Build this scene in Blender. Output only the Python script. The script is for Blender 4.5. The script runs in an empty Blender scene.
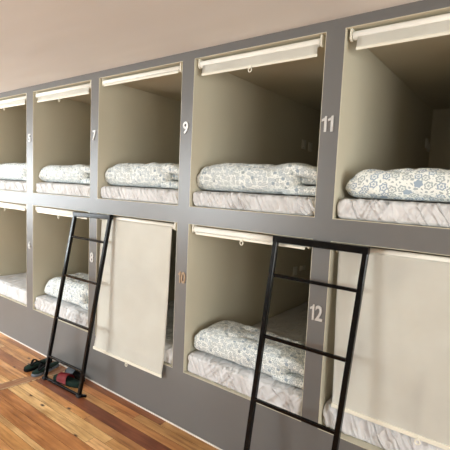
import bpy, bmesh, math, random
from mathutils import Vector, Matrix, noise

col = bpy.context.scene.collection
rnd = random.Random(7)

# ------------------------------------------------------------------ materials
def lin(c):
    c /= 255.0
    return c / 12.92 if c <= 0.04045 else ((c + 0.055) / 1.055) ** 2.4

def rgb(r, g, b):
    return (lin(r), lin(g), lin(b), 1.0)

class NT:
    """small helper around a material's node tree"""
    def __init__(self, name, rough=0.6, metallic=0.0, spec=0.5):
        self.m = bpy.data.materials.new(name)
        self.m.use_nodes = True
        self.t = self.m.node_tree
        self.b = self.t.nodes['Principled BSDF']
        self.b.inputs['Roughness'].default_value = rough
        self.b.inputs['Metallic'].default_value = metallic
        self.b.inputs['Specular IOR Level'].default_value = spec
    def n(self, kind, **kw):
        nd = self.t.nodes.new(kind)
        for k, v in kw.items():
            if hasattr(nd, k) and k not in nd.inputs:
                setattr(nd, k, v)
            else:
                nd.inputs[k].default_value = v
        return nd
    def l(self, a, b):
        self.t.links.new(a, b)
    def coords(self, scale=(1, 1, 1), kind='Object', rot=(0, 0, 0)):
        tc = self.n('ShaderNodeTexCoord')
        mp = self.n('ShaderNodeMapping')
        mp.inputs['Scale'].default_value = scale
        mp.inputs['Rotation'].default_value = rot
        self.l(tc.outputs[kind], mp.inputs['Vector'])
        return mp.outputs['Vector']
    def noise(self, vec, scale=5, detail=4, rough=0.5):
        nd = self.n('ShaderNodeTexNoise')
        nd.inputs['Scale'].default_value = scale
        nd.inputs['Detail'].default_value = detail
        nd.inputs['Roughness'].default_value = rough
        self.l(vec, nd.inputs['Vector'])
        return nd.outputs['Fac']
    def ramp(self, fac, stops):
        nd = self.n('ShaderNodeValToRGB')
        e = nd.color_ramp.elements
        while len(e) < len(stops):
            e.new(0.5)
        for el, (p, c) in zip(e, stops):
            el.position = p
            el.color = c
        self.l(fac, nd.inputs['Fac'])
        return nd.outputs['Color']
    def mix(self, fac, a, b, mode='MIX'):
        nd = self.n('ShaderNodeMix')
        nd.data_type = 'RGBA'
        nd.blend_type = mode
        for sock, v in ((nd.inputs[0], fac), (nd.inputs[6], a), (nd.inputs[7], b)):
            if hasattr(v, 'links'):
                self.l(v, sock)
            else:
                sock.default_value = v
        return nd.outputs[2]
    def math(self, op, a, b=None, c=None):
        nd = self.n('ShaderNodeMath')
        nd.operation = op
        for i, v in enumerate((a, b, c)):
            if v is None:
                continue
            if hasattr(v, 'links'):
                self.l(v, nd.inputs[i])
            else:
                nd.inputs[i].default_value = v
        return nd.outputs[0]
    def color(self, c):
        if hasattr(c, 'links'):
            self.l(c, self.b.inputs['Base Color'])
        else:
            self.b.inputs['Base Color'].default_value = c
    def bump(self, h, strength=0.2, dist=0.01):
        nd = self.n('ShaderNodeBump')
        nd.inputs['Strength'].default_value = strength
        nd.inputs['Distance'].default_value = dist
        self.l(h, nd.inputs['Height'])
        self.l(nd.outputs['Normal'], self.b.inputs['Normal'])

def paint(name, c, rough=0.6, var=0.05, bump=0.06, scale=3.0, spec=0.5, metallic=0.0):
    k = NT(name, rough, metallic, spec)
    v = k.coords()
    f = k.noise(v, scale, 3)
    lo = tuple(x * (1 - var) for x in c[:3]) + (1,)
    hi = tuple(min(1, x * (1 + var)) for x in c[:3]) + (1,)
    k.color(k.ramp(f, [(0.3, lo), (0.7, hi)]))
    if bump:
        k.bump(k.noise(v, scale * 60, 2), bump, 0.002)
    return k.m

M = {}
M['grey'] = paint('grey satin paint', rgb(101, 100, 98), 0.34, 0.05, 0.08, 1.6)
M['cream'] = paint('cream paint', rgb(196, 189, 168), 0.7, 0.03, 0.06, 2.0)
M['ceiling'] = paint('ceiling plaster', rgb(232, 213, 192), 0.7, 0.03, 0.0, 0.8)
M['wall'] = paint('room wall plaster', rgb(196, 190, 180), 0.8, 0.03, 0.05, 1.5)
M['white_strip'] = paint('white caulk', rgb(225, 220, 210), 0.5, 0.04, 0.05, 30)
M['black'] = paint('black gloss paint', rgb(5, 5, 6), 0.13, 0.1, 0.02, 20, spec=0.22)
M['rubber'] = paint('black rubber', rgb(22, 22, 23), 0.7, 0.1, 0.1, 30)
M['blind_plastic'] = paint('off white plastic', rgb(224, 220, 204), 0.4, 0.02, 0, 10)
M['socket_white'] = paint('white socket plastic', rgb(215, 212, 200), 0.4, 0.02, 0, 10)
M['steel'] = paint('brushed steel', rgb(190, 188, 184), 0.45, 0.05, 0.05, 60, metallic=0.4)
M['brass'] = paint('worn gilt metal', rgb(150, 128, 104), 0.4, 0.1, 0.05, 60, metallic=0.6)
M['frame_white'] = paint('white window paint', rgb(235, 235, 230), 0.5, 0.02, 0.03, 10)

def ceiling_bump():
    k = NT('ceiling plaster with soft waves', 0.75)
    v = k.coords((0.35, 1.6, 1), rot=(0, 0, 0.25))
    f = k.noise(v, 1.6, 2)
    k.color(k.ramp(f, [(0.2, rgb(216, 212, 207)), (0.8, rgb(222, 218, 213))]))
    k.bump(f, 0.5, 0.03)
    return k.m
M['ceiling'] = ceiling_bump()

def blind_fabric():
    k = NT('blind fabric', 0.75)
    v = k.coords()
    f = k.noise(v, 4, 3)
    k.color(k.ramp(f, [(0.3, rgb(232, 229, 219)), (0.7, rgb(239, 237, 228))]))
    w = k.noise(k.coords((900, 900, 900)), 1, 1)
    k.bump(w, 0.08, 0.001)
    return k.m
M['blind'] = blind_fabric()

def sheet():
    k = NT('cotton sheet', 0.85, spec=0.2)
    v = k.coords()
    f = k.noise(v, 6, 3)
    k.color(k.ramp(f, [(0.3, rgb(200, 200, 200)), (0.7, rgb(212, 212, 212))]))
    oi = k.n('ShaderNodeObjectInfo')
    tc = k.n('ShaderNodeTexCoord')
    ad = k.n('ShaderNodeVectorMath'); ad.operation = 'MULTIPLY_ADD'
    k.l(oi.outputs['Random'], ad.inputs[0]); ad.inputs[1].default_value = (37, 11, 23); k.l(tc.outputs['Object'], ad.inputs[2])
    hs = []
    for rot, sc3 in ((0.55, (14, 3, 1.6)), (-0.7, (7, 3, 2.2))):
        mp = k.n('ShaderNodeMapping'); mp.inputs['Rotation'].default_value = (0, rot, 0)
        mp0 = k.n('ShaderNodeMapping'); mp0.inputs['Scale'].default_value = sc3
        k.l(ad.outputs[0], mp.inputs['Vector']); k.l(mp.outputs[0], mp0.inputs['Vector'])
        n = k.noise(mp0.outputs[0], 1.5, 1.2, 0.5)
        a = k.math('ABSOLUTE', k.math('SUBTRACT', n, 0.5))
        hs.append(k.math('MAXIMUM', k.math('SUBTRACT', 1.0, k.math('MULTIPLY', a, 8.0)), 0.0))
    hh = k.math('MAXIMUM', hs[0], k.math('MULTIPLY', hs[1], 0.7))
    k.bump(hh, 0.9, 0.014)
    return k.m
M['sheet'] = sheet()

def floral(name, scale, white, leaf, blue, seedv):
    """printed cotton: ring-petalled flowers and scattered leaves"""
    k = NT(name, 0.85, spec=0.2)
    uv = k.coords((1, 1, 1), 'UV')
    add = k.n('ShaderNodeVectorMath'); add.operation = 'ADD'
    k.l(uv, add.inputs[0]); add.inputs[1].default_value = (seedv, seedv * 2, 0)
    nz = k.n('ShaderNodeTexNoise'); nz.inputs['Scale'].default_value = scale * 0.8
    k.l(add.outputs[0], nz.inputs['Vector'])
    wob = k.n('ShaderNodeVectorMath'); wob.operation = 'MULTIPLY_ADD'
    k.l(nz.outputs['Color'], wob.inputs[0])
    wob.inputs[1].default_value = (0.25 / scale,) * 3
    k.l(add.outputs[0], wob.inputs[2])
    P = wob.outputs[0]
    vo = k.n('ShaderNodeTexVoronoi'); vo.voronoi_dimensions = '2D'
    vo.inputs['Scale'].default_value = scale
    vo.inputs['Randomness'].default_value = 0.75
    k.l(P, vo.inputs['Vector'])
    sub = k.n('ShaderNodeVectorMath'); sub.operation = 'SUBTRACT'
    k.l(P, sub.inputs[0]); k.l(vo.outputs['Position'], sub.inputs[1])
    sep = k.n('ShaderNodeSeparateXYZ'); k.l(sub.outputs[0], sep.inputs[0])
    ang = k.math('ARCTAN2', sep.outputs[1], sep.outputs[0])
    pet = k.math('SINE', k.math('MULTIPLY', ang, 6.0))
    d = k.math('ADD', vo.outputs['Distance'], k.math('MULTIPLY', pet, 0.045))
    ring = k.math('COMPARE', d, 0.31, 0.075)
    dot = k.math('LESS_THAN', d, 0.12)
    flower = k.math('MAXIMUM', ring, dot)
    sepc = k.n('ShaderNodeSeparateColor'); k.l(vo.outputs['Color'], sepc.inputs[0])
    solid = k.math('MULTIPLY', k.math('LESS_THAN', d, 0.3), k.math('GREATER_THAN', sepc.outputs[1], 0.86))
    flower = k.math('MAXIMUM', flower, solid)
    v2 = k.n('ShaderNodeTexVoronoi'); v2.voronoi_dimensions = '2D'; v2.feature = 'DISTANCE_TO_EDGE'
    v2.inputs['Scale'].default_value = scale * 2.3
    k.l(P, v2.inputs['Vector'])
    away = k.math('GREATER_THAN', vo.outputs['Distance'], 0.43)
    leaves = k.math('MULTIPLY', k.math('GREATER_THAN', v2.outputs['Distance'], 0.27), away)
    c = k.mix(leaves, white, leaf)
    fc = k.mix(k.math('GREATER_THAN', sepc.outputs[0], 0.45), leaf, blue)
    c = k.mix(flower, c, fc)
    k.color(c)
    k.bump(k.noise(k.coords((1, 1, 1), 'UV'), 22, 4), 0.5, 0.012)
    return k.m
M['floral'] = floral('floral cotton print', 20, rgb(230, 233, 228), rgb(166, 176, 177), rgb(152, 168, 182), 0.3)
M['floral_fine'] = floral('fine floral cotton print', 33, rgb(228, 231, 227), rgb(152, 162, 163), rgb(150, 163, 171), 3.1)

def wood():
    k = NT('pine floorboards', 0.36, spec=0.45)
    at = k.n('ShaderNodeAttribute'); at.attribute_name = 'board'
    off = k.n('ShaderNodeVectorMath'); off.operation = 'MULTIPLY_ADD'
    k.l(at.outputs['Color'], off.inputs[0]); off.inputs[1].default_value = (13, 7, 3)
    tc = k.n('ShaderNodeTexCoord')
    k.l(tc.outputs['Object'], off.inputs[2])
    mp = k.n('ShaderNodeMapping'); mp.inputs['Scale'].default_value = (1.6, 24, 1)
    k.l(off.outputs[0], mp.inputs['Vector'])
    g = k.noise(mp.outputs[0], 2.2, 6, 0.62)
    mp2 = k.n('ShaderNodeMapping'); mp2.inputs['Scale'].default_value = (2.2, 5, 1)
    k.l(off.outputs[0], mp2.inputs['Vector'])
    g2 = k.noise(mp2.outputs[0], 1.5, 3)
    dark = k.ramp(g, [(0.30, (0.58, 0.48, 0.38, 1)), (0.5, (0.95, 0.93, 0.9, 1)), (0.68, (1.15, 1.15, 1.15, 1))])
    c = k.mix(1.0, at.outputs['Color'], dark, 'MULTIPLY')
    d2 = k.ramp(g2, [(0.35, (0.74, 0.66, 0.58, 1)), (0.6, (1.05, 1.05, 1.05, 1))])
    c = k.mix(1.0, c, d2, 'MULTIPLY')
    # knots
    mp3 = k.n('ShaderNodeMapping'); mp3.inputs['Scale'].default_value = (3.1, 6.5, 1)
    k.l(off.outputs[0], mp3.inputs['Vector'])
    vo = k.n('ShaderNodeTexVoronoi'); vo.voronoi_dimensions = '2D'; vo.inputs['Scale'].default_value = 1.3
    k.l(mp3.outputs[0], vo.inputs['Vector'])
    kn = k.ramp(vo.outputs['Distance'], [(0.04, (1, 1, 1, 1)), (0.12, (0, 0, 0, 1))])
    sc_ = k.n('ShaderNodeSeparateColor'); k.l(vo.outputs['Color'], sc_.inputs[0])
    kn = k.math('MULTIPLY', kn, k.math('GREATER_THAN', sc_.outputs[0], 0.72))
    c = k.mix(kn, c, rgb(58, 26, 18))
    k.color(c)
    k.bump(g, 0.12, 0.003)
    return k.m
M['wood'] = wood()

def strip_wood():
    k = NT('worn threshold wood', 0.5)
    f = k.noise(k.coords((8, 1.5, 1)), 4, 5)
    k.color(k.ramp(f, [(0.3, rgb(134, 92, 62)), (0.7, rgb(176, 130, 92))]))
    return k.m
M['strip'] = strip_wood()
M['gap'] = paint('dark board gap', rgb(60, 34, 20), 0.9, 0.1, 0, 5)
M['filler'] = paint('pale chipped filler', rgb(190, 165, 130), 0.8, 0.3, 0.1, 40)
M['green'] = paint('dark green rubber', rgb(26, 42, 36), 0.9, 0.15, 0.1, 20, spec=0.15)
M['dark'] = paint('black foam', rgb(16, 16, 17), 0.9, 0.15, 0.1, 20, spec=0.15)
M['grey_strap'] = paint('grey strap fabric', rgb(96, 102, 110), 0.7, 0.15, 0.1, 40)
M['red'] = paint('red strap', rgb(140, 20, 28), 0.6, 0.1, 0.1, 40)

def glass():
    k = NT('window glass', 0.02)
    t = k.t
    for nd in list(t.nodes):
        if nd.type == 'BSDF_PRINCIPLED':
            t.nodes.remove(nd)
    tr = t.nodes.new('ShaderNodeBsdfTransparent')
    gl = t.nodes.new('ShaderNodeBsdfGlossy'); gl.inputs['Roughness'].default_value = 0.02
    mx = t.nodes.new('ShaderNodeMixShader'); mx.inputs[0].default_value = 0.06
    out = [x for x in t.nodes if x.type == 'OUTPUT_MATERIAL'][0]
    t.links.new(tr.outputs[0], mx.inputs[1]); t.links.new(gl.outputs[0], mx.inputs[2])
    t.links.new(mx.outputs[0], out.inputs['Surface'])
    return k.m
M['glass'] = glass()

# ------------------------------------------------------------------ object helpers
def link(name, me, mats, parent=None):
    o = bpy.data.objects.new(name, me)
    col.objects.link(o)
    if not isinstance(mats, (list, tuple)):
        mats = [mats]
    for m in mats:
        me.materials.append(m)
    if parent is not None:
        o.parent = parent
    return o

def from_bm(name, bm, mats, parent=None, smooth=False):
    bmesh.ops.recalc_face_normals(bm, faces=bm.faces)
    me = bpy.data.meshes.new(name)
    bm.to_mesh(me); bm.free()
    if smooth:
        for p in me.polygons:
            p.use_smooth = True
    return link(name, me, mats, parent)

def struct(o):
    o['kind'] = 'structure'
    return o

def thing(name, label, cat, loc, group=None, rz=0.0):
    o = bpy.data.objects.new(name, None)
    o.empty_display_size = 0.05
    col.objects.link(o)
    o.location = loc
    o.rotation_euler = (0, 0, rz)
    o['label'] = label; o['category'] = cat
    if group:
        o['group'] = group
    return o

def tag(o, label, cat, group=None):
    o['label'] = label; o['category'] = cat
    if group:
        o['group'] = group
    return o

def add_box(bm, lo, hi, mi=0, bevel=0.0):
    x0, y0, z0 = lo; x1, y1, z1 = hi
    vs = [bm.verts.new(p) for p in ((x0, y0, z0), (x1, y0, z0), (x1, y1, z0), (x0, y1, z0),
                                    (x0, y0, z1), (x1, y0, z1), (x1, y1, z1), (x0, y1, z1))]
    fs = [bm.faces.new([vs[i] for i in q]) for q in ((0, 3, 2, 1), (4, 5, 6, 7), (0, 1, 5, 4),
                                                     (1, 2, 6, 5), (2, 3, 7, 6), (3, 0, 4, 7))]
    for f in fs:
        f.material_index = mi
    if bevel:
        es = list({e for f in fs for e in f.edges})
        bmesh.ops.bevel(bm, geom=es, offset=bevel, segments=2, affect='EDGES', profile=0.6)

def box(name, lo, hi, mat, parent=None, bevel=0.0):
    bm = bmesh.new(); add_box(bm, lo, hi, 0, bevel)
    return from_bm(name, bm, mat, parent)

def add_tube(bm, pts, r, seg=10, square=False, closed=False, up=Vector((0, 1, 0.001))):
    """sweep a round (or square) section along a polyline"""
    pts = [Vector(p) for p in pts]
    n = len(pts); rings = []
    for i, p in enumerate(pts):
        a = pts[(i - 1) % n] if (closed or i > 0) else p
        b = pts[(i + 1) % n] if (closed or i < n - 1) else p
        t = (b - a).normalized()
        u = t.cross(up)
        if u.length < 1e-4:
            u = t.cross(Vector((1, 0, 0)))
        u.normalize(); w = t.cross(u).normalized()
        ring = []
        if square:
            hw, hd, c = r[0], r[1], min(r) * 0.22
            prof = [(hw - c, hd), (-hw + c, hd), (-hw, hd - c), (-hw, -hd + c), (-hw + c, -hd), (hw - c, -hd), (hw, -hd + c), (hw, hd - c)]
            ring = [bm.verts.new(p + u * q[0] + w * q[1]) for q in prof]
        else:
            for k in range(seg):
                th = 2 * math.pi * k / seg
                ring.append(bm.verts.new(p + u * math.cos(th) * r + w * math.sin(th) * r))
        rings.append(ring)
    m = len(rings[0])
    for i in range(n if closed else n - 1):
        A, B = rings[i], rings[(i + 1) % n]
        for k in range(m):
            bm.faces.new((A[k], A[(k + 1) % m], B[(k + 1) % m], B[k]))
    if not closed:
        bm.faces.new(rings[0][::-1]); bm.faces.new(rings[-1])

def tube(name, pts, r, mat, parent=None, seg=12, square=False, closed=False, smooth=True):
    bm = bmesh.new(); add_tube(bm, pts, r, seg, square, closed)
    o = from_bm(name, bm, mat, parent, smooth and not square)
    return o

def grid_holes(bm, xs, zs, holes, y, flip=False):
    cache = {}
    def V(i, j):
        if (i, j) not in cache:
            cache[(i, j)] = bm.verts.new((xs[i], y, zs[j]))
        return cache[(i, j)]
    for i in range(len(xs) - 1):
        for j in range(len(zs) - 1):
            if (i, j) in holes:
                continue
            bm.faces.new((V(i, j), V(i + 1, j), V(i + 1, j + 1), V(i, j + 1)))

def wall_with_holes(name, x0, x1, z0, z1, openings, thick, mat, mapf):
    """solid wall in local (s, t, z) with rectangular openings; mapf maps local to world"""
    xs = sorted({x0, x1} | {o[0] for o in openings} | {o[1] for o in openings})
    zs = sorted({z0, z1} | {o[2] for o in openings} | {o[3] for o in openings})
    bm = bmesh.new()
    for i in range(len(xs) - 1):
        for j in range(len(zs) - 1):
            cx = (xs[i] + xs[i + 1]) / 2; cz = (zs[j] + zs[j + 1]) / 2
            if any(a < cx < b and c < cz < d for a, b, c, d in openings):
                continue
            add_box(bm, (xs[i], 0, zs[j]), (xs[i + 1], thick, zs[j + 1]))
    bmesh.ops.remove_doubles(bm, verts=bm.verts, dist=1e-5)
    # drop interior faces shared by neighbouring blocks
    seen = {}
    for f in bm.faces:
        key = tuple(sorted(v.index for v in f.verts)) if False else tuple(sorted((round(v.co.x, 4), round(v.co.y, 4), round(v.co.z, 4)) for v in f.verts))
        seen.setdefault(key, []).append(f)
    bmesh.ops.delete(bm, geom=[f for fs in seen.values() if len(fs) > 1 for f in fs], context='FACES_ONLY')
    for v in bm.verts:
        v.co = Vector(mapf(*v.co))
    return from_bm(name, bm, mat)

# ------------------------------------------------------------------ the room
RX0, RX1, RY0, H = -7.3, 2.9, -4.4, 2.5
BAYS = [(-5.69, -4.822), (-4.715, -3.849), (-3.727, -2.841), (-2.738, -1.865), (-1.759, -0.890), (-0.788, 0.082), (0.190, 1.060)]
Z1, Z2, Z3, Z4 = 0.4026, 1.405, 1.522, 2.4466
DEPTH = 2.2

# ceiling
struct(box('ceiling', (RX0 - .2, RY0 - .2, H), (RX1 + .2, 0.03, H + 0.12), M['ceiling']))

# floor: boards running along the bunks
def make_floor():
    me_name = 'floor'
    bm = bmesh.new()
    lay = bm.loops.layers.float_color.new('board')
    def quad(x0, x1, y0, y1, z, c, mi, sk0=0.0, sk1=0.0):
        vs = [bm.verts.new(p) for p in ((x0(y0), y0, z), (x1(y0), y0, z), (x1(y1), y1, z), (x0(y1), y1, z))]
        f = bm.faces.new(vs); f.material_index = mi
        for lp in f.loops:
            lp[lay] = c
    C = {'light': (216, 176, 122), 'gold': (202, 154, 98), 'mid': (190, 138, 84), 'orange': (178, 120, 70),
         'red': (148, 90, 54), 'dark': (118, 66, 42)}
    def cc(nm):
        r, g, b = C[nm]; j = rnd.uniform(0.93, 1.07)
        q = rgb(r * j, g * j * rnd.uniform(0.98, 1.02), b * j)
        return q
    strip_l = lambda y: -3.165 + 0.17 * (y + 0.23) - 0.055
    strip_r = lambda y: -3.165 + 0.17 * (y + 0.23) + 0.055
    rows = [0.0, -0.065, -0.135, -0.200, -0.300, -0.365, -0.435, -0.510, -0.600, -0.705, -0.745, -0.83, -0.93]
    y = -0.93
    while y > RY0:
        y -= rnd.choice((0.075, 0.1, 0.12)); rows.append(max(y, RY0))
    right_kind = ['red', 'orange', 'gold', 'dark', 'mid', 'light', 'light', 'orange', 'orange', 'light', 'mid', 'gold']
    left_kind = ['orange', 'mid', 'gold', 'orange', 'gold', 'mid', 'light', 'gold', 'mid', 'gold', 'orange', 'light']
    g = 0.0008
    names = ['light', 'gold', 'mid', 'orange', 'red', 'gold', 'mid']
    ends = {0: [-1.9], 1: [-2.1], 2: [-2.25], 3: [-1.2], 4: [-2.35], 5: [-2.02], 6: [-2.12], 7: [-1.9], 8: [-1.7]}
    for i in range(len(rows) - 1):
        ya, yb = rows[i + 1] + g, rows[i] - g
        # right of the threshold strip
        cuts = list(ends.get(i, [])); x = (cuts[-1] if cuts else -3.0)
        while x < RX1 - 0.6:
            x += rnd.uniform(0.8, 1.9)
            if x < RX1 - 0.3:
                cuts.append(x)
        edges = [strip_r] + [(lambda yy, c=c: c) for c in cuts] + [lambda yy: RX1]
        for k in range(len(edges) - 1):
            nm = right_kind[i] if (k == 0 and i < 12) else rnd.choice(names)
            a, b = edges[k], edges[k + 1]
            quad((lambda yy, a=a, k=k: a(yy) + (g if k else 0)), (lambda yy, b=b: b(yy) - g), ya, yb, 0.0, cc(nm), 0)
        cuts = []; x = strip_l(0)
        first = True
        while x > RX0 + 0.6:
            x -= rnd.uniform(0.6, 1.8) if first else rnd.uniform(0.9, 1.9)
            first = False
            if x > RX0 + 0.3:
                cuts.append(x)
        edges = [strip_l] + [(lambda yy, c=c: c) for c in cuts] + [lambda yy: RX0]
        for k in range(len(edges) - 1):
            nm = left_kind[i] if (k == 0 and i < 12) else rnd.choice(names)
            a, b = edges[k + 1], edges[k]
            quad((lambda yy, a=a: a(yy) + g), (lambda yy, b=b: b(yy) - g), ya, yb, 0.0, cc(nm), 0)
    c0 = rgb(60, 34, 20)
    add_box(bm, (RX0 - .2, RY0 - .2, -0.12), (RX1 + .2, 0.03, -0.0025), 1)
    me = bpy.data.meshes.new('floor')
    bm.to_mesh(me); bm.free()
    o = link('floor', me, [M['wood'], M['gap']])
    return struct(o)
make_floor()

# threshold strip let into the boards, with a chipped pale edge
def threshold():
    bm = bmesh.new()
    n = 40
    for i in range(n):
        ya = 0 + (RY0) * i / n; yb = RY0 * (i + 1) / n
        a = -3.165 + 0.17 * (ya + 0.23); b = -3.165 + 0.17 * (yb + 0.23)
        vs = [bm.verts.new(p) for p in ((a - .05, ya, .0015), (b - .05, yb, .0015), (b + .05, yb, .0015), (a + .05, ya, .0015))]
        bm.faces.new(vs)
    o = from_bm('trim_1', bm, [M['strip'], M['filler']])
    bm = bmesh.new(); bm.from_mesh(o.data)
    for s in (-1, 1):
        N = 300
        for i in range(N):
            ya = RY0 * i / N; yb = RY0 * (i + 1) / N
            a = -3.165 + 0.17 * (ya + 0.23) + s * .052; b = -3.165 + 0.17 * (yb + 0.23) + s * .052
            ra, rb = (0.003 + 0.006 * rnd.random() for _ in range(2))
            if rnd.random() < (0.5 if s < 0 else 0.12):
                continue
            f = bm.faces.new([bm.verts.new(p) for p in ((a - ra, ya, .003), (b - rb, yb, .003), (b + rb, yb, .003), (a + ra, ya, .003))])
            f.material_index = 1
    bmesh.ops.recalc_face_normals(bm, faces=bm.faces)
    bm.to_mesh(o.data); bm.free()
    struct(o)
threshold()

struct(box('baseboard_front', (RX0, -0.007, 0.0), (RX1, -0.0002, 0.009), M['white_strip'], bevel=0.002))

# room walls behind and beside the camera, with windows; the back and right ones are added for their light
WL = [(-3.9, -1.0, 0.85, 2.3)]           # left wall opening (y range, z range)
WB = [(-6.2, -3.9, 0.85, 2.3)]  # back wall opening, unseen, placed for soft frontal light
WR = [(-3.9, -0.6, 0.8, 2.3)]          # right wall opening, unseen, added to light the left jambs
wall_with_holes('wall_left', RY0, 0.02, 0, H, WL, 0.15, M['wall'], lambda s, t, z: (RX0 - t, s, z)); struct(bpy.data.objects['wall_left'])
wall_with_holes('wall_back', RX0, RX1, 0, H, WB, 0.15, M['wall'], lambda s, t, z: (s, RY0 - t, z)); struct(bpy.data.objects['wall_back'])
wall_with_holes('wall_right', RY0, 0.02, 0, H, WR, 0.15, M['wall'], lambda s, t, z: (RX1 + t, s, z)); struct(bpy.data.objects['wall_right'])
def window(n, a, b, c, d, mapf):
    bm = bmesh.new()
    w = 0.06
    for lo, hi in (((a, .04, c), (a + w, .1, d)), ((b - w, .04, c), (b, .1, d)), ((a + w, .04, c), (b - w, .1, c + w)),
                   ((a + w, .04, d - w), (b - w, .1, d)), (((a + b) / 2 - .03, .04, c + w), ((a + b) / 2 + .03, .1, d - w))):
        add_box(bm, lo, hi)
    for v in bm.verts:
        v.co = Vector(mapf(*v.co))
    o = struct(from_bm('window_%d' % n, bm, M['frame_white']))
    bm = bmesh.new(); add_box(bm, (a + w, .068, c + w), (b - w, .072, d - w))
    for v in bm.verts:
        v.co = Vector(mapf(*v.co))
    from_bm('glass_pane', bm, M['glass'], o)
window(1, *WL[0], lambda s, t, z: (RX0 - t, s, z))
window(2, *WB[0], lambda s, t, z: (s, RY0 - t, z))  # added window, out of view, for the frontal light
window(3, *WR[0], lambda s, t, z: (RX1 + t, s, z))  # added window, out of view, for light from the right

# ------------------------------------------------------------------ the bunks
bunks = thing('bunk_bed_wall', 'grey painted two-tier wall of built-in bunk beds with cream compartments', 'bunk bed', (-1.32, 0, 0))
def at_bunk(o):
    o.parent = bunks
    o.matrix_parent_inverse = Matrix.Translation((1.32, 0, 0))
    return o
def facade():
    E = 0.0025
    xs = [RX0]; zs = [0, Z1 - E, Z2 + E, Z3 - E, Z4 + E, H]
    for a, b in BAYS:
        xs += [a - E, b + E]
    xs.append(RX1)
    holes = {(i, j) for i in range(1, len(xs) - 1, 2) for j in (1, 3)}
    bm = bmesh.new()
    grid_holes(bm, xs, zs, holes, 0.0)
    me = bpy.data.meshes.new('facade'); 
    bmesh.ops.recalc_face_normals(bm, faces=bm.faces)
    # give it its board thickness
    geom = bmesh.ops.extrude_face_region(bm, geom=list(bm.faces))
    bmesh.ops.translate(bm, verts=[v for v in geom['geom'] if isinstance(v, bmesh.types.BMVert)], vec=(0, 0.02, 0))
    bmesh.ops.recalc_face_normals(bm, faces=bm.faces)
    bm.to_mesh(me); bm.free()
    return at_bunk(link('facade', me, M['grey']))
facade()

def compartment(a, b, z0, z1):
    E = 0.0025
    bm = bmesh.new()
    y0, y1 = 0.0, DEPTH
    # nested open-fronted shell: inner and outer skins joined by the front rim
    def ring(x0, x1, c, d, y):
        return [bm.verts.new(p) for p in ((x0, y, c), (x1, y, c), (x1, y, d), (x0, y, d))]
    fi = ring(a, b, z0, z1, y0); bi = ring(a, b, z0, z1, y1)
    fo = ring(a - E, b + E, z0 - E, z1 + E, y0); bo = ring(a - E, b + E, z0 - E, z1 + E, y1 + E)
    for k in range(4):
        q = (k + 1) % 4
        bm.faces.new((fi[k], fi[q], bi[q], bi[k]))
        bm.faces.new((fo[k], bo[k], bo[q], fo[q]))
        bm.faces.new((fi[k], fo[k], fo[q], fi[q]))
    bm.faces.new(bi); bm.faces.new(bo[::-1])
    return at_bunk(from_bm('compartment', bm, M['cream']))
comps = {}
for i, (a, b) in enumerate(BAYS):
    comps[(i, 'L')] = compartment(a, b, Z1, Z2)
    comps[(i, 'U')] = compartment(a, b, Z3, Z4)

def wall_socket(key, x, y, z, w=0.075, h=0.085, flat=False):
    bm = bmesh.new()
    add_box(bm, (x, y - w / 2, z - h / 2), (x + 0.010, y + w / 2, z + h / 2), 0, 0.003)
    add_box(bm, (x + 0.010, y - w * .28, z - h * .3), (x + 0.016, y + w * .28, z + h * .3), 0, 0.002)
    o = from_bm('wall_socket', bm, M['socket_white'])
    p = comps[key]
    o.parent = p
    o.matrix_parent_inverse = Matrix.Translation((1.32, 0, 0)) @ Matrix.Identity(4)
    o.matrix_parent_inverse = Matrix.Identity(4)
    return o
wall_socket((5, 'U'), BAYS[5][0], 2.02, 2.125)
wall_socket((5, 'U'), BAYS[5][0], 2.12, 2.10)
wall_socket((4, 'U'), BAYS[4][0], 1.57, 2.09)
wall_socket((4, 'U'), BAYS[4][0], 1.71, 2.08)
wall_socket((4, 'L'), BAYS[4][0], 1.55, 0.88)
wall_socket((4, 'L'), BAYS[4][0], 1.71, 0.89, 0.11, 0.05)

# ------------------------------------------------------------------ numbers
def glyph(ch):
    """one numeral as a mesh normalised to height 1, thickness -0.5..0.5; returns (bmesh, width)"""
    if ch == '1':
        pts = [(0.19, 0), (0.36, 0), (0.36, 1), (0.24, 1), (0.20, 0.90), (0.0, 0.80), (0.0, 0.66), (0.19, 0.73)]
        bm = bmesh.new()
        A = [bm.verts.new((x, y, -0.5)) for x, y in pts]; B = [bm.verts.new((x, y, 0.5)) for x, y in pts]
        bm.faces.new(A[::-1]); bm.faces.new(B)
        for k in range(len(pts)):
            q = (k + 1) % len(pts)
            bm.faces.new((A[k], A[q], B[q], B[k]))
        return bm, 0.36
    cu = bpy.data.curves.new('numeral', 'FONT')
    cu.body = ch; cu.size = 1.0; cu.extrude = 0.04; cu.offset = 0.02
    o = bpy.data.objects.new('tmp', cu); col.objects.link(o)
    bpy.context.view_layer.update()
    me = bpy.data.meshes.new_from_object(o.evaluated_get(bpy.context.evaluated_depsgraph_get()))
    bpy.data.objects.remove(o)
    bm = bmesh.new(); bm.from_mesh(me); bpy.data.meshes.remove(me)
    xs = [v.co.x for v in bm.verts]; ys = [v.co.y for v in bm.verts]; zs_ = [v.co.z for v in bm.verts]
    h = max(ys) - min(ys); W = 0.60
    for v in bm.verts:
        v.co = Vector(((v.co.x - min(xs)) / (max(xs) - min(xs)) * W, (v.co.y - min(ys)) / h, (v.co.z - min(zs_)) / (max(zs_) - min(zs_)) - 0.5))
    return bm, W

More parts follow.
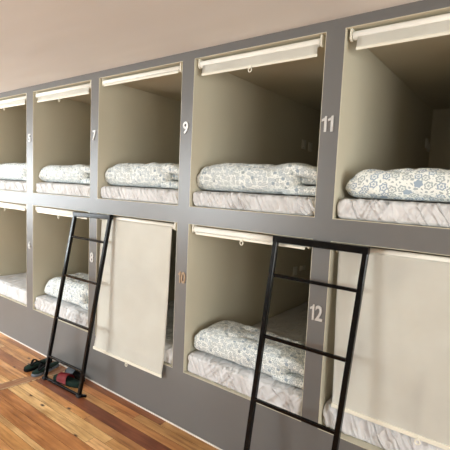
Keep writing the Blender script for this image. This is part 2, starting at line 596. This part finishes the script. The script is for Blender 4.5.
def number(txt, x, z, w, h, mat, label):
    me = bpy.data.meshes.new('bunk_number')
    out = bmesh.new(); pen = 0.0
    for ch in txt:
        g, gw = glyph(ch)
        tmp = bpy.data.meshes.new('t')
        for v in g.verts:
            v.co.x += pen
        g.to_mesh(tmp); g.free(); out.from_mesh(tmp); bpy.data.meshes.remove(tmp)
        pen += gw + 0.09
    pen -= 0.09
    for v in out.verts:
        v.co = Vector(((v.co.x / pen - 0.5) * w, -0.0023 - v.co.z * 0.0066, (v.co.y - 0.5) * h))
    bmesh.ops.recalc_face_normals(out, faces=out.faces)
    out.to_mesh(me); out.free()
    for p in me.polygons:
        p.material_index = 0
    ob = link('bunk_number', me, mat)
    ob.location = (x, 0.0, z)
    tag(ob, label, 'number', 'metal bunk numbers on the dividers')
number('5', -3.788, 2.03, 0.040, 0.075, M['steel'], 'silver metal number 5 on the upper tier, leftmost divider')
number('7', -2.787, 2.015, 0.040, 0.078, M['steel'], 'silver metal number 7 on the divider between second and third upper bunks')
number('9', -1.815, 2.025, 0.044, 0.078, M['steel'], 'silver metal number 9 on the upper divider')
number('11', -0.850, 1.995, 0.062, 0.078, M['steel'], 'silver metal number 11 on the upper right divider')
number('6', -3.790, 1.02, 0.040, 0.075, M['steel'], 'silver metal number 6 on the lower tier, leftmost divider')
number('8', -2.797, 1.04, 0.042, 0.080, M['steel'], 'silver metal number 8 on the lower divider behind the far ladder')
number('10', -1.803, 1.045, 0.064, 0.078, M['brass'], 'gilt metal number 10 on the lower divider beside the lowered blind')
number('12', -0.842, 1.022, 0.070, 0.082, M['steel'], 'silver metal number 12 on the lower divider behind the near ladder')

# ------------------------------------------------------------------ roller blinds
def sheet_mesh(name, cols_, rows_, fn, mat, parent, thick=0.0012):
    bm = bmesh.new()
    V = [[bm.verts.new(fn(i / cols_, j / rows_)) for i in range(cols_ + 1)] for j in range(rows_ + 1)]
    for j in range(rows_):
        for i in range(cols_):
            bm.faces.new((V[j][i], V[j][i + 1], V[j + 1][i + 1], V[j + 1][i]))
    fs = list(bm.faces)
    g = bmesh.ops.solidify(bm, geom=fs, thickness=thick)
    return from_bm(name, bm, mat, parent, smooth=True)

def ring_pull(parent, x, y, z):
    bm = bmesh.new()
    add_tube(bm, [(x + .011 * math.cos(t), y, z - .016 + .012 * math.sin(t)) for t in [k * math.pi / 7 for k in range(14)]], 0.0032, 8, closed=True)
    add_box(bm, (x - .005, y - .003, z - .008), (x + .005, y + .003, z + .006), 0, 0.001)
    from_bm('pull_ring', bm, M['blind_plastic'], parent, True)

def blind(a, b, ztop, drop, label, ring=True, curtain=None, yc=0.032, r=0.020, xr=0.036, rx=-0.02):
    """a, b: opening edges. Origin at the middle of the tube."""
    xl, xrr = a + 0.026, b - xr
    zc = ztop - 0.012 - r
    cx = (a + b) / 2
    t = thing('roller_blind', label, 'blind', (cx, yc, zc), 'cream roller blinds of the bunks')
    L, R = xl - cx, xrr - cx
    tube('roller_tube', [(L + .004, 0, 0), (R - .004, 0, 0)], r, M['blind'], t, 20)
    # brackets: plate with a rounded cradle
    for s, x in ((-1, L), (1, R)):
        bm = bmesh.new()
        x2 = x + s * 0.010
        pr = [(-.016, .0319), (.018, .0319)] + [(.018 * math.cos(q), -.006 + -.020 * math.sin(q)) for q in [k * math.pi / 8 for k in range(9)]]
        A = [bm.verts.new((x, p[0], p[1])) for p in pr]; B = [bm.verts.new((x2, p[0], p[1])) for p in pr]
        bm.faces.new(A); bm.faces.new(B[::-1])
        for k in range(len(pr)):
            q = (k + 1) % len(pr)
            bm.faces.new((A[k], B[k], B[q], A[q]))
        from_bm('bracket', bm, M['blind_plastic'], t)
        tube('end_cap', [(x - s * .006, 0, 0), (x, 0, 0)], 0.011, M['dark'], t, 12)
    seed = rnd.random() * 50
    if curtain is None:
        fl, fr = L + 0.028, R - 0.012
        yf = -r - 0.0005
        fn = lambda u, v: (fl + (fr - fl) * u, yf + 0.002 * math.sin(3.1 * u + seed) * v + (0.006 * (1 - v) ** 2), -0.004 - (drop + r - 0.004) * v)
        sheet_mesh('blind_fabric', 24, 6, fn, M['blind'], t)
        zb = -(drop + r)
        bm = bmesh.new()
        add_box(bm, (fl - .002, yf - .004, zb - .006), (fr + .002, yf + .004, zb + .009), 0, 0.0025)
        from_bm('bottom_bar', bm, M['blind_plastic'], t)
        if ring:
            ring_pull(t, (fl + fr) / 2 + rx, yf - .007, zb - .002)
    else:
        (tl, tr, bl, br, yb, zbl, zbr, ykink, zkink, wave) = curtain
        tl -= cx; tr -= cx; bl -= cx; br -= cx; yb -= yc; ykink -= yc; zbl -= zc; zbr -= zc; zkink -= zc
        yt = -r - .0005
        def fn(u, v, e=0):
            z = 0.0 + ((zbl + (zbr - zbl) * u)) * v
            if z > zkink:
                y = yt + (ykink - yt) * (z / zkink)
            else:
                y = ykink + (yb - ykink) * ((z - zkink) / (min(zbl, zbr) - zkink))
            sag = 1 - v
            y += wave * (0.5 * math.sin(9 * u + 2.2 * v + seed) + 0.5 * math.sin(4 * u - 5 * v)) * math.sin(math.pi * min(1, v)) ** 0.7
            lx = tl + (bl - tl) * v; rx = tr + (br - tr) * v
            lx += 0.006 * math.sin(6.0 * v + 1) * v * (wave > 0.006)
            return (lx + (rx - lx) * u, y, z)
        sheet_mesh('blind_fabric', 40, 60, fn, M['blind'], t)
        bm = bmesh.new()
        p0, p1 = Vector(fn(0, 1)), Vector(fn(1, 1))
        add_tube(bm, [p0 + Vector((-.002, 0, .004)), p1 + Vector((.002, 0, .004))], (0.011, 0.0035), square=True, up=Vector((0, 1, 0)))
        from_bm('bottom_bar', bm, M['blind_plastic'], t)
        m = p0.lerp(p1, 0.53)
        ring_pull(t, m.x, m.y - .006, m.z - .002)
    return t

blind(*BAYS[1], Z4, 0.040, 'rolled-up cream blind at the top of the leftmost upper bunk')
blind(*BAYS[2], Z4, 0.042, 'rolled-up cream blind at the top of upper bunk between numbers 5 and 7')
blind(*BAYS[3], Z4, 0.006, 'tightly rolled cream blind at the top of upper bunk between numbers 7 and 9', ring=False)
blind(*BAYS[4], Z4, 0.050, 'rolled-up cream blind with pull ring atop upper bunk between numbers 9 and 11')
blind(*BAYS[5], Z4, 0.050, 'rolled-up cream blind atop the rightmost upper bunk, right of number 11', rx=0.06)
blind(*BAYS[1], Z2, 0.006, 'rolled-up cream blind of the leftmost lower bunk, left of number 6')
blind(*BAYS[2], Z2, 0.006, 'rolled-up cream blind of the lower bunk behind the far black ladder')
blind(*BAYS[3], Z2, 0.0, 'cream blind pulled fully down over the lower bunk left of number 10',
      curtain=(-2.69, -1.918, -2.715, -1.938, -0.032, 0.312, 0.322, -0.012, 0.42, 0.004), yc=0.030)
blind(*BAYS[4], Z2, 0.004, 'rolled-up cream blind over the open lower bunk left of number 12')
blind(*BAYS[5], Z2, 0.0, 'cream blind pulled down in the rightmost lower bunk, ending on its mattress',
      curtain=(-0.755, 0.045, -0.727, 0.055, 0.012, 0.549, 0.549, 0.014, 0.60, 0.006), yc=0.046)

# ------------------------------------------------------------------ bedding
def rounded_cell(xs, ys, zs, size, r, disp):
    """closed box surface sampled on grids xs, ys, zs; rounded with radius r, then displaced"""
    bm = bmesh.new(); uvl = bm.loops.layers.uv.new('UVMap')
    cache = {}
    nx, ny, nz = len(xs) - 1, len(ys) - 1, len(zs) - 1
    hx, hy, hz = size
    def V(i, j, k):
        key = (i, j, k)
        if key not in cache:
            p = Vector((xs[i], ys[j], zs[k]))
            c = Vector((min(max(p.x, r), hx - r), min(max(p.y, r), hy - r), min(max(p.z, r * .98), hz - r * .98)))
            d = p - c
            if d.length > 1e-9:
                p = c + d.normalized() * min(r, max(abs(d.x), abs(d.y), abs(d.z)) if True else r)
                n = d.normalized()
            else:
                n = Vector((0, 0, 1))
            v = bm.verts.new(disp(p, n)); cache[key] = v
        return cache[key]
    def face(a, b, c, d, uvf):
        f = bm.faces.new([V(*q) for q in (a, b, c, d)])
        f.smooth = True
        for lp, q in zip(f.loops, (a, b, c, d)):
            lp[uvl].uv = uvf(xs[q[0]], ys[q[1]], zs[q[2]])
    uv_main = lambda x, y, z: (x, z + y)
    uv_side = lambda x, y, z: (y * 0.9 - 3 + x, z)
    for i in range(nx):
        for j in range(ny):
            face((i, j, nz), (i + 1, j, nz), (i + 1, j + 1, nz), (i, j + 1, nz), lambda x, y, z: (x, z + y))
            face((i, j, 0), (i, j + 1, 0), (i + 1, j + 1, 0), (i + 1, j, 0), lambda x, y, z: (x, -y))
        for k in range(nz):
            face((i, 0, k), (i + 1, 0, k), (i + 1, 0, k + 1), (i, 0, k + 1), lambda x, y, z: (x, z))
            face((i, ny, k), (i, ny, k + 1), (i + 1, ny, k + 1), (i + 1, ny, k), lambda x, y, z: (x, -z))
    for j in range(ny):
        for k in range(nz):
            face((0, j, k), (0, j, k + 1), (0, j + 1, k + 1), (0, j + 1, k), lambda x, y, z: (-y, z))
            face((nx, j, k), (nx, j + 1, k), (nx, j + 1, k + 1), (nx, j, k + 1), lambda x, y, z: (hx + y, z))
    return bm

def lerp_list(lo, hi, n):
    return [lo + (hi - lo) * i / n for i in range(n + 1)]

def nz(x, y, z, s):
    return noise.noise(Vector((x, y, z + s * 17.3)))

def mattress(a, b, z0, label, thick=0.125, yfront=0.002, seed=1, slant=0.6, amp=1.0):
    hx, hy, hz = (b - a) - 0.010, DEPTH - 0.06 - yfront, thick
    xs = lerp_list(0, hx, 170)
    ys = lerp_list(0, 0.12, 16) + lerp_list(0.12, 0.6, 16)[1:] + lerp_list(0.6, hy, 14)[1:]
    zs = lerp_list(0, hz, 16)
    def disp(p, n):
        x, y, z = p
        # gathered pleats of the fitted sheet, strongest on the front face and low down
        u = x + slant * z + 0.03 * nz(x * 3, z * 6, 0, seed)
        w = 1 - abs(nz(u * 30, z * 4.5, y * 4, seed)) * 3.0
        w2 = 1 - abs(nz((x - slant * 1.3 * z) * 15, z * 7, y * 5, seed + 5)) * 2.0
        lowd = nz(x * 5, z * 3, y * 2, seed + 2)
        patch = max(0.15, min(1, 0.6 + 1.3 * nz(x * 3.5, 0, y * 2, seed + 9)))
        fr = math.exp(-max(0, y) / 0.10)
        d = (0.018 * max(0, w) ** 1.2 * patch + 0.007 * w2) * (0.3 + 0.7 * fr) * amp + 0.008 * lowd - 0.018
        far = min(1, max(0, (y - 0.38) / 0.3))      # the folded duvet presses the front flat
        if y > 0.045:
            d = d * max(far, 0.12) - 0.006 * (1 - far)
        top = 0.010 * nz(x * 2.2, y * 1.6, 0, seed + 3) * far
        k = min(1, z / 0.02)       # keep the underside flat
        q = p + n * d * k + Vector((0, 0, top * (z / hz)))
        q.x += n.x * 0.012; q.x = min(max(q.x, 0.0), hx); q.y = max(q.y, -0.008); q.z = max(q.z, 0.0)
        # ruffled lower hem of the front
        if z < 0.03:
            q.y += 0.006 * nz(x * 30, 0, 0, seed + 4) * (1 - z / 0.03) * fr
        return q
    bm = rounded_cell(xs, ys, zs, (hx, hy, hz), 0.034, disp)
    me = bpy.data.meshes.new('mattress'); bmesh.ops.recalc_face_normals(bm, faces=bm.faces)
    bm.to_mesh(me); bm.free()
    o = link('mattress', me, M['sheet'])
    o.location = (a + 0.005, yfront, z0 + 0.0005)
    tag(o, label, 'mattress', 'white sheeted mattresses in the bunks')
    return o

def duvet(a, b, zb, label, h=0.178, depth=0.36, y=0.04, seed=1, mat='floral_fine', slope=0.0, ext=0.0, left=-0.05):
    """a folded quilt: one fat rounded fold facing out, its loose layers opening at the right end"""
    t = thing('folded_duvet', label, 'duvet', (a, y, zb), 'folded floral duvets on the bunks')
    W = (b - a) - left - 0.012
    hx = W * 0.86
    xs = lerp_list(0, hx, 64); ys = lerp_list(0, depth, 34); zs = lerp_list(0, h, 16)
    def disp(p, n):
        x, yy, z = p
        g = z / h
        # the left end leans back and inwards towards the top
        e = math.exp(-x / 0.16)
        zz = z * (1 - 0.34 * math.exp(-x / 0.07)) * (1 - slope * x / W)
        x2 = x + 0.05 * g * g * e + 0.02 * e * nz(yy * 8, z * 8, 0, seed)
        d = 0.016 * nz(x * 4.2, yy * 5, z * 7, seed) + 0.007 * nz(x * 14, yy * 12, z * 12, seed + 3)
        crease = 1 - min(1, abs(nz(x * 7 + z * 9, yy * 7, z * 3, seed + 6)) * 5)
        d -= 0.007 * crease
        k = min(1, z / 0.03)
        q = Vector((x2, yy, zz)) + n * d * k
        q.y = max(q.y, -0.012 + 0.0)
        q.z = max(q.z, 0.0)
        q.x = max(q.x + left, 0.006)
        return q
    bm = rounded_cell(xs, ys, zs, (hx, depth, h), min(0.075, h * 0.47), disp)
    me = bpy.data.meshes.new('duvet_fold'); bmesh.ops.recalc_face_normals(bm, faces=bm.faces)
    bm.to_mesh(me); bm.free()
    link('folded_body', me, M[mat], t)
    # loose layers
    H2 = h * (1 - slope)
    L0 = left + hx - 0.10
    lay = [(0.00, 0.30, 0.02, 0.15), (0.33, 0.26, 0.075, 0.13), (0.60, 0.36, 0.012, 0.16)]
    for q, (zf, th, yo, ln) in enumerate(lay):
        x1 = min((b - a) - 0.012, L0 + 0.10 + W * 0.14 - (0.03 if q == 1 else 0.0))
        LX = x1 - L0; T = H2 * th
        def disp2(p, n, q=q, LX=LX, T=T, zf=zf, yo=yo):
            x, yy, z = p
            u = x / LX
            d = 0.006 * nz(x * 14, yy * 9, z * 20, seed + 11 + q)
            zz = zf * H2 + z
            if q == 2:
                zz -= 0.030 * u * u
            yy2 = yy + yo * (0.3 + 0.7 * u)
            v = Vector((x, yy2, zz)) + n * d * min(1, (z + zf) / 0.02 + (0 if zf == 0 else 1))
            v.z = max(v.z, 0.0)
            return v + Vector((L0, 0.004, 0))
        bm = rounded_cell(lerp_list(0, LX, 16), lerp_list(0, depth - 0.1, 16), lerp_list(0, T, 8), (LX, depth - 0.1, T), T * 0.46, disp2)
        me = bpy.data.meshes.new('duvet_layer'); bmesh.ops.recalc_face_normals(bm, faces=bm.faces)
        bm.to_mesh(me); bm.free()
        link('folded_layer', me, M[mat], t)
    return t

B = BAYS
mattress(*B[1], Z3, 'white sheeted mattress in the leftmost upper bunk under its duvet', 0.108, seed=1)
mattress(*B[2], Z3, 'white sheeted mattress in the upper bunk between numbers 5 and 7', 0.108, seed=2)
mattress(*B[3], Z3, 'white sheeted mattress in the upper bunk between numbers 7 and 9', 0.108, seed=3, amp=0.7)
mattress(*B[4], Z3, 'white wrinkled mattress in the upper bunk between numbers 9 and 11', 0.108, seed=4)
mattress(*B[5], Z3, 'white wrinkled mattress in the rightmost upper bunk', 0.110, seed=5, slant=-0.5, amp=1.2)
mattress(*B[1], Z1, 'white sheeted mattress without duvet in the leftmost lower bunk', 0.150, seed=6, slant=-0.5)
mattress(*B[2], Z1, 'white sheeted mattress in the lower bunk behind the far ladder', 0.135, seed=7, slant=-0.7)
mattress(*B[3], Z1, 'sheeted mattress mostly hidden behind the lowered blind beside number 10', 0.135, seed=8)
mattress(*B[4], Z1, 'white wrinkled mattress in the open lower bunk left of number 12', 0.138, seed=9, slant=-0.7)
mattress(*B[5], Z1, 'white mattress showing below the lowered blind of the rightmost lower bunk', 0.142, yfront=0.026, seed=10, slant=0.3, amp=1.2)

duvet(*B[1], Z3 + 0.107, 'folded floral duvet in the leftmost upper bunk', seed=1, y=0.05)
duvet(*B[2], Z3 + 0.107, 'folded floral duvet in the upper bunk between numbers 5 and 7', seed=2, y=0.05, h=0.16)
duvet(*B[3], Z3 + 0.107, 'folded floral duvet in the upper bunk between numbers 7 and 9', seed=3, y=0.05)
duvet(*B[4], Z3 + 0.107, 'folded floral duvet in the upper bunk between numbers 9 and 11', seed=4, y=0.045, h=0.18)
duvet(*B[5], Z3 + 0.110, 'folded white duvet with large blue flowers in the rightmost upper bunk', seed=5, y=0.045, h=0.155, mat='floral', left=0.005)
duvet(*B[2], Z1 + 0.135, 'folded floral duvet in the lower bunk behind the far ladder', seed=6, y=0.06, h=0.21, left=0.05, depth=0.38)
duvet(*B[4], Z1 + 0.138, 'folded floral duvet in the open lower bunk left of number 12', seed=7, y=0.045, h=0.195, depth=0.31, slope=0.14, left=-0.01)

# ------------------------------------------------------------------ ladders
def ladder(top_l, top_r, bot_l, bot_r, rungs, label, rail=0.0135):
    cx = (bot_l[0] + bot_r[0]) / 2; cy = (bot_l[1] + bot_r[1]) / 2
    t = thing('bunk_ladder', label, 'ladder', (cx, cy, 0), 'black metal bunk ladders')
    O = Vector((cx, cy, 0))
    tl, tr, bl, br = (Vector(p) - O for p in (top_l, top_r, bot_l, bot_r))
    foot = 0.012
    up = Vector((0, 1, 0.13))
    for a, b in ((tl, bl), (tr, br)):
        d = (a - b).normalized()
        bm = bmesh.new(); add_tube(bm, [a, b + d * foot], (rail, rail), square=True, up=up)
        r = from_bm('side_rail', bm, M['black'], t)
        bm = bmesh.new()
        add_box(bm, (b.x - .019, b.y - .019, 0.0), (b.x + .019, b.y + .019, 0.022), 0, 0.004)
        from_bm('rubber_foot', bm, M['rubber'], r)
    bm = bmesh.new()
    ex = Vector((rail, 0, 0))
    add_tube(bm, [tl - ex + Vector((0, -.0005, .004)), tr + ex + Vector((0, -.0005, .004))], (0.018, rail + .002), square=True, up=Vector((0, 1, 0)))
    from_bm('top_bar', bm, M['black'], t)
    for z in rungs:
        f = lambda a, b: b.lerp(a, z / a.z)
        p, q = f(tl, bl), f(tr, br)
        bm = bmesh.new(); add_tube(bm, [p, q], (0.0085, 0.0085), square=True, up=Vector((0, 1, 0)))
        from_bm('rung', bm, M['black'], t)
    return t, tl, tr, bl, br
lad, tl, tr, bl, br = ladder((-3.012, -0.018, 1.372), (-2.549, -0.018, 1.385), (-3.087, -0.235, 0), (-2.631, -0.215, 0),
       (1.192, 0.870, 0.518, 0.192), 'far black metal ladder with sandals at its foot, left of the lowered blind')
bm = bmesh.new(); add_tube(bm, [bl + Vector((0, 0, .012)), br + Vector((0, 0, .012))], (0.0085, 0.0085), square=True, up=Vector((0, 1, 0)))
add_tube(bm, [br + Vector((.0, 0, .012)), br + Vector((.05, .03, .012))], (0.0085, 0.0085), square=True, up=Vector((0, 1, 0)))
from_bm('floor_bar', bm, M['black'], lad)
ladder((-1.096, -0.018, 1.382), (-0.604, -0.018, 1.381), (-1.125, -0.200, 0), (-0.655, -0.200, 0),
       (1.189, 0.853, 0.503, 0.165), 'larger nearer black metal ladder leaning by number 12 in front of the open lower bunk')

# ------------------------------------------------------------------ sandals
def sole_outline(L, W, n=36):
    pts = []
    for i in range(n):
        th = 2 * math.pi * i / n
        x = math.cos(th); y = math.sin(th)
        w = 0.5 * W * (0.84 + 0.16 * x - 0.12 * (1 - x * x) * (1 if y > 0 else 0.2))
        sx = math.copysign(abs(x) ** 0.82, x)
        pts.append((0.5 * L * sx, w * math.copysign(abs(y) ** 0.8, y)))
    return pts
def add_sole(bm, L, W, z0, z1, inset=0.0):
    pr = sole_outline(L - inset * 2, W - inset * 2)
    rings = []
    for z, s in ((z0, 0.97), (z0 + (z1 - z0) * .3, 1.0), (z0 + (z1 - z0) * .8, 1.0), (z1, 0.965)):
        rings.append([bm.verts.new((x * s, y * s, z + 0.006 * max(0, -x / L * 2) ** 2 * (z > z0))) for x, y in pr])
    for A, B2 in zip(rings, rings[1:]):
        for k in range(len(A)):
            q = (k + 1) % len(A)
            bm.faces.new((A[k], A[q], B2[q], B2[k]))
    bm.faces.new(rings[0][::-1]); bm.faces.new(rings[-1])
def sandal(kind, x, y, rz, label, foot_mat, strap_mat, L=0.255, W=0.098, rim=None):
    t = thing(kind, label, 'sandal', (x, y, 0.0), 'sandals under the far ladder', rz)
    bm = bmesh.new(); add_sole(bm, L, W, 0.0, 0.024)
    from_bm('sole', bm, M[rim or foot_mat], t, True)
    bm = bmesh.new(); add_sole(bm, L, W, 0.0235, 0.034, 0.003)
    from_bm('footbed', bm, M[foot_mat], t, True)
    bm = bmesh.new()
    if kind == 'flip_flop':
        post = Vector((0.075, 0.006, 0.034))
        for s in (-1, 1):
            end = Vector((-0.02, s * 0.043, 0.030)); mid = Vector((0.035, s * 0.033, 0.075))
            pts = []
            for k in range(11):
                u = k / 10
                pts.append(post.lerp(mid, u).lerp(mid.lerp(end, u), u) + Vector((0, 0, 0.012 * math.sin(math.pi * u))))
            add_tube(bm, pts, (0.010, 0.004), square=True, up=Vector((0, 0, 1)))
    else:
        n = 16
        V = []
        for j in range(9):
            u = j / 8
            xx = -0.035 + 0.11 * u
            row = []
            for i in range(n + 1):
                th = math.pi * i / n
                hgt = 0.066 - 0.012 * u
                row.append(bm.verts.new((xx + 0.012 * math.sin(th), 0.0475 * (1 - 0.05 * u) * math.cos(th), 0.012 + hgt * math.sin(th) ** 0.7)))
            V.append(row)
        for j in range(8):
            for i in range(n):
                bm.faces.new((V[j][i], V[j][i + 1], V[j + 1][i + 1], V[j + 1][i]))
        bmesh.ops.solidify(bm, geom=list(bm.faces), thickness=0.004)
    from_bm('strap', bm, M[strap_mat], t, True)
    return t
R = math.radians
sandal('flip_flop', -3.345, -0.150, R(-84), 'dark green flip-flop with black straps, leftmost of the sandals', 'green', 'dark', rim='dark', L=0.27, W=0.105)
sandal('flip_flop', -3.215, -0.155, R(-80), 'dark green flip-flop with pale rim, second sandal from the left', 'green', 'dark', rim='grey_strap', L=0.27, W=0.105)
sandal('slide_sandal', -2.895, -0.150, R(188), 'dark green slide sandal with a red strap behind the ladder foot', 'green', 'red', L=0.30, W=0.115)
sandal('slide_sandal', -2.935, -0.052, R(180), 'dark slide sandal with grey strap against the wall', 'dark', 'grey_strap', L=0.26, W=0.09)

# ------------------------------------------------------------------ light
def area(name, loc, rot, sx, sy, power, colr):
    l = bpy.data.lights.new(name, 'AREA'); l.shape = 'RECTANGLE'; l.size = sx; l.size_y = sy
    l.energy = power; l.color = colr
    o = bpy.data.objects.new(name, l); col.objects.link(o); o.location = loc; o.rotation_euler = rot
    return o
# daylight at the three windows; back and right are added to shape the light
area('daylight_left', (RX0 - .2, -2.45, 1.575), (0, R(-90), 0), 1.45, 2.9, 150, (0.88, 0.95, 1.0))
area('added_daylight_back', (-5.05, RY0 - .2, 1.575), (R(90), 0, 0), 2.3, 1.45, 240, (0.93, 0.98, 1.0))  # lamp of the added back window, lights the bunk fronts
area('added_daylight_right', (RX1 + .2, -2.25, 1.55), (0, R(90), 0), 1.5, 3.3, 170, (0.96, 0.99, 0.97))  # lamp of the added right window, brightens the left jambs

w = bpy.data.worlds.new('sky'); bpy.context.scene.world = w
w.use_nodes = True
bg = w.node_tree.nodes['Background']
sky = w.node_tree.nodes.new('ShaderNodeTexSky'); sky.sky_type = 'NISHITA'
sky.sun_elevation = R(50); sky.sun_disc = False; sky.sun_rotation = R(20)
w.node_tree.links.new(sky.outputs[0], bg.inputs[0]); bg.inputs[1].default_value = 0.12

# ------------------------------------------------------------------ camera
rx, ry, rz, ch, D = -0.0933, -0.0450, 0.6418, 1.656, 1.961
cx_, sx_, cy_, sy_, cz_, sz_ = math.cos(rx), math.sin(rx), math.cos(ry), math.sin(ry), math.cos(rz), math.sin(rz)
Rm = (Matrix(((cz_, -sz_, 0), (sz_, cz_, 0), (0, 0, 1))) @ Matrix(((1, 0, 0), (0, cx_, -sx_), (0, sx_, cx_)))
      @ Matrix(((cy_, 0, sy_), (0, 1, 0), (-sy_, 0, cy_))))
right, fwd, upv = Rm.col[0], Rm.col[1], Rm.col[2]
cam = bpy.data.cameras.new('camera'); cam.sensor_width = 36.0; cam.lens = 36.0 * 405.0 / 450.0
cam.clip_start = 0.02
co = bpy.data.objects.new('camera', cam); col.objects.link(co)
mw = Matrix.Identity(4)
for i in range(3):
    mw[i][0] = right[i]; mw[i][1] = upv[i]; mw[i][2] = -fwd[i]
mw[0][3], mw[1][3], mw[2][3] = 0.0, -D, ch
co.matrix_world = mw
sc = bpy.context.scene
sc.camera = co
sc.view_settings.view_transform = 'Standard'
sc.view_settings.look = 'None'
sc.view_settings.gamma = 1.0
sc.view_settings.use_curve_mapping = False
sc.view_settings.exposure = 0.30
